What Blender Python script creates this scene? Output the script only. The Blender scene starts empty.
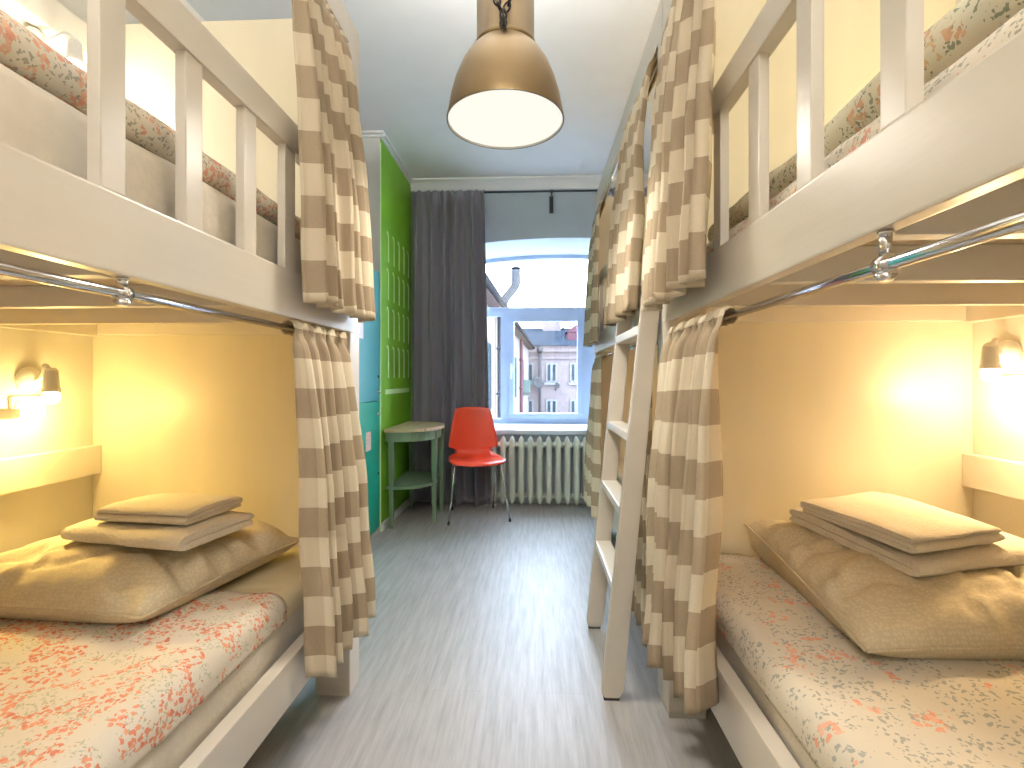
import bpy, bmesh, math, random
from mathutils import Vector, Matrix, noise
PI = math.pi
S = bpy.context.scene
C = S.collection
random.seed(7)

# ------------------------------------------------------------------ materials
MATS = {}
def new_mat(name):
    m = bpy.data.materials.new(name); m.use_nodes = True
    nt = m.node_tree; nt.nodes.clear()
    out = nt.nodes.new('ShaderNodeOutputMaterial')
    b = nt.nodes.new('ShaderNodeBsdfPrincipled')
    nt.links.new(b.outputs[0], out.inputs[0])
    MATS[name] = m
    return m, nt, b
def nd(nt, typ, **kw):
    n = nt.nodes.new(typ)
    for k, v in kw.items():
        if k.startswith('i_'):
            n.inputs[k[2:].replace('_', ' ')].default_value = v
        else: setattr(n, k, v)
    return n
def coords(nt, scale=(1, 1, 1), uv=False, rot=(0, 0, 0)):
    t = nt.nodes.new('ShaderNodeTexCoord')
    mp = nt.nodes.new('ShaderNodeMapping')
    mp.inputs['Scale'].default_value = scale
    mp.inputs['Rotation'].default_value = rot
    nt.links.new(t.outputs['UV' if uv else 'Object'], mp.inputs[0])
    return mp.outputs[0]
def ramp(nt, fac, stops, interp='LINEAR'):
    r = nt.nodes.new('ShaderNodeValToRGB'); r.color_ramp.interpolation = interp
    e = r.color_ramp.elements
    while len(e) > 1: e.remove(e[-1])
    e[0].position = stops[0][0]; e[0].color = (*stops[0][1], 1)
    for p, c in stops[1:]:
        x = e.new(p); x.color = (*c, 1)
    nt.links.new(fac, r.inputs[0])
    return r.outputs[0]
def mixc(nt, fac, a, b):
    m = nt.nodes.new('ShaderNodeMix'); m.data_type = 'RGBA'
    if isinstance(fac, (int, float)): m.inputs[0].default_value = fac
    else: nt.links.new(fac, m.inputs[0])
    for k, v in ((6, a), (7, b)):
        if isinstance(v, tuple): m.inputs[k].default_value = (*v, 1)
        else: nt.links.new(v, m.inputs[k])
    return m.outputs[2]
def math_(nt, op, a, b=None):
    m = nt.nodes.new('ShaderNodeMath'); m.operation = op
    for k, v in ((0, a), (1, b)):
        if v is None: continue
        if isinstance(v, (int, float)): m.inputs[k].default_value = v
        else: nt.links.new(v, m.inputs[k])
    return m.outputs[0]
def bump(nt, b, height, strength=.2, dist=.01):
    n = nt.nodes.new('ShaderNodeBump'); n.inputs['Strength'].default_value = strength
    n.inputs['Distance'].default_value = dist
    nt.links.new(height, n.inputs['Height']); nt.links.new(n.outputs[0], b.inputs['Normal'])
def noisetex(nt, vec, scale, detail=3, rough=.5):
    n = nt.nodes.new('ShaderNodeTexNoise'); n.inputs['Scale'].default_value = scale
    n.inputs['Detail'].default_value = detail; n.inputs['Roughness'].default_value = rough
    nt.links.new(vec, n.inputs['Vector'])
    return n
def voro(nt, vec, scale, rnd=1.0):
    n = nt.nodes.new('ShaderNodeTexVoronoi'); n.inputs['Scale'].default_value = scale
    n.inputs['Randomness'].default_value = rnd
    nt.links.new(vec, n.inputs['Vector'])
    return n
def simple(name, col, rough=.5, metal=0, var=.06, nscale=6, bmp=.05, bscale=60, stretch=(1, 1, 1)):
    m, nt, b = new_mat(name)
    v = coords(nt, stretch)
    n = noisetex(nt, v, nscale)
    lo = tuple(max(0, c*(1-var)) for c in col); hi = tuple(min(1, c*(1+var)) for c in col)
    nt.links.new(ramp(nt, n.outputs[0], [(.3, lo), (.7, hi)]), b.inputs['Base Color'])
    b.inputs['Roughness'].default_value = rough; b.inputs['Metallic'].default_value = metal
    if bmp:
        n2 = noisetex(nt, v, bscale, 4)
        bump(nt, b, n2.outputs[0], bmp, .004)
    return m
simple('white_paint', (.63, .575, .49), .33, bmp=.25, bscale=25, stretch=(1, .12, 1), var=.04)
simple('rung_paint', (.80, .76, .68), .33, bmp=.2, bscale=25, var=.03)
simple('panel_paint', (.78, .72, .57), .38, var=.04, bmp=.12, bscale=40, stretch=(1, 1, .15))
simple('raw_slat', (.72, .60, .42), .55, var=.10, bmp=.2, stretch=(.15, 1, 1))
simple('wall_paint', (.73, .70, .61), .75, var=.03, bmp=.15, bscale=120)
simple('grey_wall', (.60, .60, .58), .8, var=.02, bmp=.1, bscale=120)
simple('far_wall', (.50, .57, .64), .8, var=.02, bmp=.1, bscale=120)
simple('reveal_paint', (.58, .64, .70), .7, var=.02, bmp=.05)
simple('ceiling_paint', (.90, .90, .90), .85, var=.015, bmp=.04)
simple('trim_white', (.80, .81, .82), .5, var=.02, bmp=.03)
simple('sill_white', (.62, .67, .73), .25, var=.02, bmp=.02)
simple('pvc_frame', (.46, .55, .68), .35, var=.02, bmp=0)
simple('green_wall', (.20, .50, .015), .45, var=.05, bmp=.05)
simple('decal_green', (.66, .90, .48), .6, var=.02, bmp=0)
simple('teal_upper', (.04, .34, .38), .35, var=.05, bmp=.03)
simple('teal_lower', (.0, .36, .25), .35, var=.05, bmp=.03)
simple('teal_body', (.01, .25, .20), .4, var=.05, bmp=0)
simple('chrome', (.75, .75, .76), .12, 1, var=.02, bmp=0)
simple('dark_steel', (.16, .17, .18), .25, 1, var=.05, bmp=0)
simple('rod_dark', (.035, .05, .06), .4, .5, bmp=0)
simple('brass', (.225, .155, .075), .40, .85, var=.12, nscale=3, bmp=.05, bscale=90)
simple('black_iron', (.02, .017, .015), .5, .6, bmp=0)
simple('red_shell', (.88, .075, .03), .28, var=.04, bmp=0)
simple('sage_paint', (.17, .255, .155), .5, var=.1, bmp=.1, bscale=50, stretch=(1, 1, .2))
simple('rad_paint', (.66, .68, .58), .4, var=.05, bmp=.1, bscale=40)
simple('plastic_white', (.85, .85, .82), .35, var=.01, bmp=0)
simple('paper', (.85, .80, .84), .8, var=.03, bmp=0)
simple('paper_pink', (.75, .48, .40), .8, var=.35, nscale=90, bmp=0)
simple('rubber', (.03, .03, .03), .7, bmp=0)
simple('ledge_paint', (.78, .74, .66), .4, var=.03, bmp=.1)
simple('light_base', (.55, .52, .44), .5, var=.05)
simple('mattress_cream', (.66, .60, .50), .9, var=.10, nscale=9, bmp=.4, bscale=70)
simple('mattress_tick', (.60, .55, .47), .9, var=.09, nscale=14, bmp=.4, bscale=90)
simple('sheet_olive', (.62, .54, .34), .9, var=.05, bmp=.2)
simple('pink_stucco', (0.0907, 0.0753, 0.0794), .9, var=.05, nscale=2, bmp=0)
simple('cream_stucco', (0.1009, 0.0907, 0.0875), .9, var=.05, nscale=2, bmp=0)
simple('slate_roof', (0.0150, 0.0190, 0.0259), .7, var=.15, nscale=1.5, bmp=0)
simple('roof_brown', (0.0504, 0.0391, 0.0378), .8, var=.1, bmp=0)
simple('galv', (.030, .031, .034), .5, .2, var=.25, nscale=14, bmp=0)
simple('ext_glass', (0.0167, 0.0224, 0.0269), .15, var=.3, nscale=2, bmp=0)
simple('ext_white', (0.1009, 0.1044, 0.1112), .6, bmp=0)
simple('ext_red', (0.0481, 0.0217, 0.0288), .7, var=.15, bmp=0)
simple('ext_teal', (0.0470, 0.0673, 0.0640), .7, bmp=0)
simple('ext_dark', (0.0169, 0.0169, 0.0192), .7, bmp=0)
simple('courtyard', (.3, .3, .3), .9, bmp=0)

# clothes
for n_ in ('pink_stucco', 'cream_stucco', 'slate_roof', 'roof_brown', 'galv', 'ext_glass', 'ext_white', 'ext_red', 'ext_teal', 'ext_dark', 'courtyard'):
    for q_ in MATS[n_].node_tree.nodes:
        if q_.type == 'BSDF_PRINCIPLED': q_.inputs['Specular IOR Level'].default_value = 0; q_.inputs['Metallic'].default_value = 0; q_.inputs['Roughness'].default_value = 1
def gingham():
    m, nt, b = new_mat('gingham')
    t = nt.nodes.new('ShaderNodeTexCoord'); s = nt.nodes.new('ShaderNodeSeparateXYZ')
    nt.links.new(t.outputs['UV'], s.inputs[0])
    f = []
    for k in (0, 1):
        a = math_(nt, 'MULTIPLY', s.outputs[k], 1/.166)
        a = math_(nt, 'FRACT', a)
        f.append(math_(nt, 'GREATER_THAN', a, .5))
    x = math_(nt, 'MULTIPLY', f[0], .34); y = math_(nt, 'MULTIPLY', f[1], .5)
    sm = math_(nt, 'ADD', x, y)
    col = ramp(nt, sm, [(0, (.70, .61, .45)), (.2, (.57, .475, .33)), (.45, (.36, .27, .165)), (.7, (.255, .18, .10))], 'CONSTANT')
    v = coords(nt, (600, 600, 1), True)
    n = noisetex(nt, coords(nt, (150, 900, 1), True), 1, 2)
    col2 = mixc(nt, .12, col, ramp(nt, n.outputs[0], [(.3, (.3, .25, .18)), (.7, (.85, .8, .7))]))
    nt.links.new(col2, b.inputs['Base Color']); b.inputs['Roughness'].default_value = .9
    n3 = noisetex(nt, coords(nt, (90, 90, 1), True), 4, 2)
    bump(nt, b, n3.outputs[0], .25, .002)
    return m
gingham()
def floral(name, base, c1, c2, leaf, cover, scale, seed, uvrot=0.0, leafcover=.5):
    m, nt, b = new_mat(name)
    v = coords(nt, (1, 1, 1), False, (0, 0, uvrot))
    off = nd(nt, 'ShaderNodeVectorMath', operation='ADD'); off.inputs[1].default_value = (seed, seed*.7, 0)
    nt.links.new(v, off.inputs[0]); v = off.outputs[0]
    d = noisetex(nt, v, scale*3.2, 2)
    sub = nd(nt, 'ShaderNodeVectorMath', operation='SUBTRACT'); sub.inputs[1].default_value = (.5, .5, .5)
    nt.links.new(d.outputs['Color'], sub.inputs[0])
    sc = nd(nt, 'ShaderNodeVectorMath', operation='SCALE'); sc.inputs['Scale'].default_value = .55/scale
    nt.links.new(sub.outputs[0], sc.inputs[0])
    ad = nd(nt, 'ShaderNodeVectorMath', operation='ADD')
    nt.links.new(v, ad.inputs[0]); nt.links.new(sc.outputs[0], ad.inputs[1])
    w = ad.outputs[0]
    # clusters of small petals
    pet = voro(nt, w, scale*3.0)
    clus = noisetex(nt, v, scale*.62, 2)
    inpet = math_(nt, 'LESS_THAN', pet.outputs['Distance'], .47)
    incl = math_(nt, 'GREATER_THAN', clus.outputs[0], cover)
    fm = math_(nt, 'MULTIPLY', inpet, incl)
    # leaves
    lv = voro(nt, w, scale*4.2)
    cl2 = noisetex(nt, w, scale*.8, 2, .6)
    off2 = nd(nt, 'ShaderNodeVectorMath', operation='ADD'); off2.inputs[1].default_value = (3.3, 1.7, 5)
    nt.links.new(v, off2.inputs[0]); nt.links.new(off2.outputs[0], cl2.inputs['Vector'])
    lm = math_(nt, 'MULTIPLY', math_(nt, 'LESS_THAN', lv.outputs['Distance'], .36), math_(nt, 'GREATER_THAN', cl2.outputs[0], leafcover))
    sp = voro(nt, w, scale*2.2)
    stem = math_(nt, 'LESS_THAN', sp.outputs['Distance'], .10)
    col = mixc(nt, math_(nt, 'MULTIPLY', lm, .75), base, leaf)
    col = mixc(nt, math_(nt, 'MULTIPLY', stem, .6), col, leaf)
    pc = mixc(nt, pet.outputs['Color'], c1, c2)
    sepc = nd(nt, 'ShaderNodeSeparateColor'); nt.links.new(pet.outputs['Color'], sepc.inputs[0])
    pc = mixc(nt, sepc.outputs[0], c1, c2)
    col = mixc(nt, math_(nt, 'MULTIPLY', fm, .85), col, pc)
    nt.links.new(col, b.inputs['Base Color']); b.inputs['Roughness'].default_value = .9
    n3 = noisetex(nt, v, 18, 4); bump(nt, b, n3.outputs[0], .25, .006)
floral('floral_red', (.68, .61, .50), (.62, .11, .05), (.74, .30, .15), (.36, .38, .24), .50, 30, 0, .5, .50)
floral('floral_grey', (.65, .59, .48), (.74, .27, .16), (.78, .42, .28), (.27, .29, .26), .585, 22, 4.2, .2, .46)
floral('floral_upper', (.72, .66, .55), (.68, .26, .18), (.75, .45, .3), (.28, .27, .20), .50, 26, 9.1, 0, .44)
floral('floral_green', (.64, .60, .46), (.60, .28, .16), (.6, .45, .25), (.12, .16, .09), .58, 26, 2.1, 0, .44)
def pillow_mat():
    m, nt, b = new_mat('pillow_cloth')
    v = coords(nt)
    vo = voro(nt, v, 120, .5)
    col = ramp(nt, vo.outputs['Distance'], [(.2, (.70, .61, .43)), (.6, (.61, .52, .35))])
    nt.links.new(col, b.inputs['Base Color']); b.inputs['Roughness'].default_value = .85
    n = noisetex(nt, v, 14, 4); bump(nt, b, n.outputs[0], .4, .012)
pillow_mat()
def towel_mat():
    m, nt, b = new_mat('terry')
    v = coords(nt); n = noisetex(nt, v, 350, 3)
    nt.links.new(ramp(nt, n.outputs[0], [(.3, (.70, .62, .49)), (.7, (.82, .75, .62))]), b.inputs['Base Color'])
    b.inputs['Roughness'].default_value = 1
    n4 = noisetex(nt, v, 150, 3); bump(nt, b, n4.outputs[0], .6, .006)
towel_mat()
def greycloth():
    m, nt, b = new_mat('grey_curtain')
    n = noisetex(nt, coords(nt, (300, 60, 1), True), 1, 2)
    nt.links.new(ramp(nt, n.outputs[0], [(.3, (.23, .22, .27)), (.7, (.25, .24, .29))]), b.inputs['Base Color'])
    b.inputs['Roughness'].default_value = .42
    b.inputs['Sheen Weight'].default_value = .2
greycloth()
def floor_mat():
    m, nt, b = new_mat('laminate')
    v = coords(nt, (1, 1, 1), False, (0, 0, PI/2))
    br = nt.nodes.new('ShaderNodeTexBrick')
    br.inputs['Scale'].default_value = 1; br.inputs['Brick Width'].default_value = 1.28; br.inputs['Row Height'].default_value = .19
    br.inputs['Mortar Size'].default_value = .0012; br.inputs['Mortar Smooth'].default_value = .3
    br.inputs['Color1'].default_value = (.335, .315, .30, 1); br.inputs['Color2'].default_value = (.39, .37, .355, 1)
    br.inputs['Mortar'].default_value = (.26, .25, .24, 1); br.offset = .37
    nt.links.new(v, br.inputs['Vector'])
    g = noisetex(nt, coords(nt, (22, 1.6, 1)), 2.2, 6, .65)
    gcol = ramp(nt, g.outputs[0], [(.28, (.27, .25, .235)), (.5, (.42, .40, .385)), (.72, (.56, .545, .53))])
    col = mixc(nt, .55, br.outputs[0], gcol)
    nt.links.new(col, b.inputs['Base Color'])
    nt.links.new(ramp(nt, g.outputs[0], [(.2, (.48, .48, .48)), (.8, (.36, .36, .36))]), b.inputs['Roughness'])
    bump(nt, b, g.outputs[0], .12, .003)
floor_mat()
def wood_top():
    m, nt, b = new_mat('pine_top')
    g = noisetex(nt, coords(nt, (4, 30, 4)), 2, 5, .6)
    nt.links.new(ramp(nt, g.outputs[0], [(.3, (.36, .25, .13)), (.5, (.58, .45, .28)), (.7, (.70, .58, .40))]), b.inputs['Base Color'])
    b.inputs['Roughness'].default_value = .5
wood_top()
def emit(name, col, st):
    m = bpy.data.materials.new(name); m.use_nodes = True; nt = m.node_tree; nt.nodes.clear()
    o = nt.nodes.new('ShaderNodeOutputMaterial'); e = nt.nodes.new('ShaderNodeEmission')
    e.inputs[0].default_value = (*col, 1); e.inputs[1].default_value = st
    nt.links.new(e.outputs[0], o.inputs[0]); MATS[name] = m
emit('bulb_warm', (1, .88, .62), 14)
emit('bulb_white', (1, .95, .82), 14)
emit('pendant_glow', (1, .97, .86), .76)
def glass():
    m = bpy.data.materials.new('pane_glass'); m.use_nodes = True; nt = m.node_tree; nt.nodes.clear()
    o = nt.nodes.new('ShaderNodeOutputMaterial'); t = nt.nodes.new('ShaderNodeBsdfTransparent'); g = nt.nodes.new('ShaderNodeBsdfGlossy')
    g.inputs['Roughness'].default_value = .02; mx = nt.nodes.new('ShaderNodeMixShader'); mx.inputs[0].default_value = .06
    t.inputs[0].default_value = (.96, .98, 1, 1)
    nt.links.new(t.outputs[0], mx.inputs[1]); nt.links.new(g.outputs[0], mx.inputs[2]); nt.links.new(mx.outputs[0], o.inputs[0])
    MATS['pane_glass'] = m
glass()

# ------------------------------------------------------------------ mesh helpers
def box(bm, x0, x1, y0, y1, z0, z1, bev=0.0, rot=None, mat=0):
    x0, x1 = min(x0, x1), max(x0, x1); y0, y1 = min(y0, y1), max(y0, y1); z0, z1 = min(z0, z1), max(z0, z1)
    vs = [bm.verts.new((x, y, z)) for z in (z0, z1) for x, y in ((x0, y0), (x1, y0), (x1, y1), (x0, y1))]
    fs = [bm.faces.new([vs[i] for i in f]) for f in ((3, 2, 1, 0), (4, 5, 6, 7), (0, 1, 5, 4), (1, 2, 6, 5), (2, 3, 7, 6), (3, 0, 4, 7))]
    for f in fs: f.material_index = mat
    if bev:
        es = list({e for f in fs for e in f.edges})
        r = bmesh.ops.bevel(bm, geom=es, offset=bev, segments=2, affect='EDGES', profile=.7)
        vs = list({v for f in r['faces'] for v in f.verts} | {v for v in vs if v.is_valid})
    if rot: bmesh.ops.transform(bm, matrix=rot, verts=[v for v in vs if v.is_valid])
    return vs
def tube(bm, pts, r, seg=10, cap=True):
    pts = [Vector(p) for p in pts]; rings = []
    rr = r if isinstance(r, (list, tuple)) else [r]*len(pts)
    ref = None
    for i, p in enumerate(pts):
        d = (pts[min(i+1, len(pts)-1)] - pts[max(i-1, 0)]).normalized()
        if ref is None:
            ref = d.orthogonal().normalized()
        u = (ref - d*ref.dot(d)).normalized(); ref = u
        w = d.cross(u)
        rings.append([bm.verts.new(p + (u*math.cos(2*PI*k/seg) + w*math.sin(2*PI*k/seg))*rr[i]) for k in range(seg)])
    for a, b_ in zip(rings, rings[1:]):
        for k in range(seg):
            f = bm.faces.new((a[k], a[(k+1) % seg], b_[(k+1) % seg], b_[k])); f.smooth = True
    if cap:
        bm.faces.new(rings[0][::-1]); bm.faces.new(rings[-1])
def lathe(bm, prof, cx, cy, seg=48, axis='z', M=None, matidx=None):
    rings = []
    for r, z in prof:
        rings.append([bm.verts.new((cx + r*math.cos(2*PI*k/seg), cy + r*math.sin(2*PI*k/seg), z)) for k in range(seg)])
    allv = [v for q in rings for v in q]
    for i, (a, b_) in enumerate(zip(rings, rings[1:])):
        for k in range(seg):
            f = bm.faces.new((a[k], a[(k+1) % seg], b_[(k+1) % seg], b_[k])); f.smooth = True
            if matidx: f.material_index = matidx[i]
    if M is not None: bmesh.ops.transform(bm, matrix=M, verts=allv)
    return rings
def prism(bm, poly, h0, h1, axis='z'):
    def mk(p, h):
        return {'z': (p[0], p[1], h), 'y': (p[0], h, p[1]), 'x': (h, p[0], p[1])}[axis]
    a = [bm.verts.new(mk(p, h0)) for p in poly]; b_ = [bm.verts.new(mk(p, h1)) for p in poly]
    bm.faces.new(a[::-1]); bm.faces.new(b_)
    n = len(poly)
    for i in range(n): bm.faces.new((a[i], a[(i+1) % n], b_[(i+1) % n], b_[i]))
def obj(name, bm, mat, parent=None, label=None, cat=None, group=None, kind=None, origin=None, smooth=False, recalc=True):
    if recalc: bmesh.ops.recalc_face_normals(bm, faces=bm.faces)
    me = bpy.data.meshes.new(name)
    if origin is not None:
        bmesh.ops.translate(bm, vec=-Vector(origin), verts=bm.verts)
    if smooth:
        for f in bm.faces: f.smooth = True
    bm.to_mesh(me); bm.free()
    for m_ in (mat if isinstance(mat, (list, tuple)) else [mat]): me.materials.append(MATS[m_])
    o = bpy.data.objects.new(name, me); C.objects.link(o)
    if origin is not None: o.location = origin
    if parent is not None:
        o.parent = parent
        if parent.type == 'EMPTY' or parent.location.length:
            o.location = Vector(o.location) - wloc(parent)
    for k, v in (('label', label), ('category', cat), ('group', group), ('kind', kind)):
        if v: o[k] = v
    return o
def wloc(o):
    l = Vector((0, 0, 0))
    while o is not None: l += Vector(o.location); o = o.parent
    return l
def thing(name, label, cat, loc=(0, 0, 0), group=None):
    o = bpy.data.objects.new(name, None); C.objects.link(o); o.location = loc; o.empty_display_size = .1
    o['label'] = label; o['category'] = cat
    if group: o['group'] = group
    return o
def dup(root, loc, label, group=None, parent=None):
    r = root.copy(); C.objects.link(r); r.location = loc
    if label: r['label'] = label
    if group: r['group'] = group
    for ch in list(root.children):
        c = ch.copy(); C.objects.link(c); c.parent = r
        for g in ch.children:
            d = g.copy(); C.objects.link(d); d.parent = c
    return r
def struct(name, bm, mat, label=None): return obj(name, bm, mat, kind='structure')
def B(): return bmesh.new()
def mod_solid(o, t, off=0):
    m = o.modifiers.new('thickness', 'SOLIDIFY'); m.thickness = t; m.offset = off
def mod_sub(o, l=1):
    m = o.modifiers.new('smooth', 'SUBSURF'); m.levels = l; m.render_levels = l
def bxo(name, mat, parent, *a, bev=.003, **kw):
    bm = B(); box(bm, *a, bev=bev); return obj(name, bm, mat, parent, **kw)

# ------------------------------------------------------------------ layout constants
XL, XR = -.641, .432            # aisle faces of the bunks
WL, WR = -1.63, 1.425           # side walls
CEIL = 2.87
GW = -1.112                     # green wall / locker plane
YB = 4.45                       # far wall
YWIN = 5.05
YN = -1.6                       # wall behind the viewpoint

# ------------------------------------------------------------------ room shell
bm = B(); box(bm, WL-.1, WR+.1, YN-.1, YB, -.1, 0); struct('floor', bm, 'laminate')
bm = B(); box(bm, WL-.1, WR+.1, YN-.1, YB+.7, CEIL, CEIL+.1); struct('ceiling', bm, 'ceiling_paint')
bm = B(); box(bm, WL-.1, WL, YN, YB, 0, CEIL); struct('wall_left', bm, 'wall_paint')
bm = B(); box(bm, WR, WR+.1, YN, YB, 0, CEIL); struct('wall_right', bm, 'wall_paint')
bm = B(); box(bm, WL-.1, WR+.1, YN-.1, YN, 0, CEIL); struct('wall_behind', bm, 'wall_paint')
# left block: green towards the aisle, grey towards the viewer
bm = B(); box(bm, WL, GW, 3.545, YB, 0, CEIL)
for f in bm.faces:
    f.material_index = 1 if f.normal.x > .5 or f.calc_center_median().x > GW-.001 else 0
bm.normal_update()
struct('wall_left_green', bm, ['grey_wall', 'green_wall'])
bxo('baseboard_left', 'trim_white', None, GW, GW+.014, 3.545, YB-.001, 0, .055, kind='structure')
# green wall corner bead
bxo('trim_corner', 'decal_green', None, GW, GW+.005, 3.541, 3.556, 0, CEIL-.07, bev=0, kind='structure')
# far wall with arched opening
OX0, OX1, APX, APZ, AR = -.66, 1.14, .25, 2.352, 6.8
SILL = .652
def archz(x): return APZ - (x-APX)**2/(2*AR)
bm = B()
N = 16
def slab(bm, x0, x1, z0, z1, y0=YB, y1=YB+.66): box(bm, x0, x1, y0, y1, z0, z1)
slab(bm, WL-.1, OX0, 0, CEIL); slab(bm, OX1, WR+.1, 0, CEIL); slab(bm, OX0, OX1, 0, SILL-.04)
xs = [OX0 + (OX1-OX0)*i/N for i in range(N+1)]
for a, b_ in zip(xs, xs[1:]):
    vs = [bm.verts.new(p) for p in ((a, YB, archz(a)), (b_, YB, archz(b_)), (b_, YB, CEIL), (a, YB, CEIL),
                                     (a, YB+.66, archz(a)), (b_, YB+.66, archz(b_)), (b_, YB+.66, CEIL), (a, YB+.66, CEIL))]
    for f in ((0, 1, 2, 3), (7, 6, 5, 4), (0, 4, 5, 1)): bm.faces.new([vs[i] for i in f])
for f in bm.faces:
    c = f.calc_center_median()
    if YB+.05 < c.y < YB+.62 and OX0-.01 < c.x < OX1+.01: f.material_index = 1
struct('wall_back', bm, ['far_wall', 'reveal_paint'])
# cornices
def cornice(name, p0, p1, inward, s=.075):
    bm = B(); p0 = Vector(p0); p1 = Vector(p1); n = Vector(inward)
    prof = [(0, 0), (0, -s), (.012, -s), (.016, -s*.82), (s*.35, -s*.55), (s*.6, -s*.3), (s*.9, -.016), (s, -.012), (s, 0)]
    r = []
    for p in (p0, p1): r.append([bm.verts.new(p + n*a + Vector((0, 0, CEIL+h))) for a, h in prof])
    for i in range(len(prof)):
        bm.faces.new((r[0][i], r[0][(i+1) % len(prof)], r[1][(i+1) % len(prof)], r[1][i]))
    bm.faces.new(r[0]); bm.faces.new(r[1][::-1])
    obj(name, bm, 'trim_white', kind='structure')
cornice('trim_1', (GW, YB, 0), (WR, YB, 0), (0, -1, 0), .085)
cornice('trim_2', (GW, 3.545, 0), (GW, YB-.001, 0), (1, 0, 0), .035)
cornice('trim_3', (WL, 3.545, 0), (GW+.035, 3.545, 0), (0, -1, 0), .035)
0 and cornice('trim_4', (WR, YN, 0), (WR, YB, 0), (-1, 0, 0), .035)
0 and cornice('trim_5', (WL, YN, 0), (WL, 3.5, 0), (1, 0, 0), .035)
bxo('baseboard_back', 'trim_white', None, GW+.014, WR, YB-.014, YB, 0, .05, kind='structure')

# window
win = bpy.data.objects.new('window_1', None); C.objects.link(win); win['kind'] = 'structure'
win.location = (.24, YWIN, SILL)
fy0, fy1 = YWIN, YWIN+.06
bm = B()
zt = 1.735; zT = 1.822
box(bm, OX0, OX1, fy0, fy1, SILL, .70, .004)                 # bottom
box(bm, OX0, OX1, fy0-.01, fy1, zt, zT, .004)                # transom
box(bm, OX0, OX0+.07, fy0, fy1, SILL, archz(OX0)-.002, .004)
box(bm, OX1-.07, OX1, fy0, fy1, SILL, archz(OX1)-.002, .004)
box(bm, -.345, -.265, fy0-.008, fy1, .70, zt, .004)
box(bm, .48, .60, fy0-.008, fy1, .70, zt, .004)
for a, b_ in zip(xs, xs[1:]):
    za, zb = archz(a)-.002, archz(b_)-.002
    vs = [bm.verts.new(p) for p in ((a, fy0, za-.035), (b_, fy0, zb-.035), (b_, fy0, zb), (a, fy0, za), (a, fy1, za-.035), (b_, fy1, zb-.035), (b_, fy1, zb), (a, fy1, za))]
    for f in ((0, 1, 2, 3), (7, 6, 5, 4), (0, 4, 5, 1), (3, 2, 6, 7)): bm.faces.new([vs[i] for i in f])
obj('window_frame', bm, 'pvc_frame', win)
def sash(x0, x1, z0, z1, w=.055):
    bm = B()
    box(bm, x0, x1, fy0-.022, fy0+.045, z0, z0+w, .005); box(bm, x0, x1, fy0-.022, fy0+.045, z1-w, z1, .005)
    box(bm, x0, x0+w, fy0-.021, fy0+.044, z0+w, z1-w, .005); box(bm, x1-w, x1, fy0-.021, fy0+.044, z0+w, z1-w, .005)
    s = obj('sash', bm, 'pvc_frame', win)
    g = B(); box(g, x0+w, x1-w, fy0+.015, fy0+.019, z0+w, z1-w); obj('pane', g, 'pane_glass', s)
    return s
s2 = sash(-.265, .48, .70, zt)
g = B(); tube(g, [(-.24, fy0-.022, 1.22), (-.24, fy0-.055, 1.22), (-.24, fy0-.06, 1.21), (-.24, fy0-.06, 1.10)], .009); box(g, -.252, -.228, fy0-.03, fy0-.02, 1.18, 1.26, .003)
obj('window_handle', g, 'plastic_white', s2)
for x0, x1 in ((OX0+.07, -.345), (.60, OX1-.07)):
    g = B(); box(g, x0, x1, fy0+.02, fy0+.024, .70, zt); obj('pane', g, 'pane_glass', win)
g = B()
t_ = [g.verts.new((x, fy0+.03, archz(x)-.03)) for x in xs]; b2 = [g.verts.new((x, fy0+.03, zT)) for x in xs]
for i in range(N): g.faces.new((b2[i], b2[i+1], t_[i+1], t_[i]))
obj('pane', g, 'pane_glass', win)
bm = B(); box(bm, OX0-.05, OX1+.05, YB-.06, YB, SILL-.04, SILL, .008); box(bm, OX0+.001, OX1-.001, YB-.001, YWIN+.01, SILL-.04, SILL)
obj('window_sill', bm, 'sill_white', win)

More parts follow.
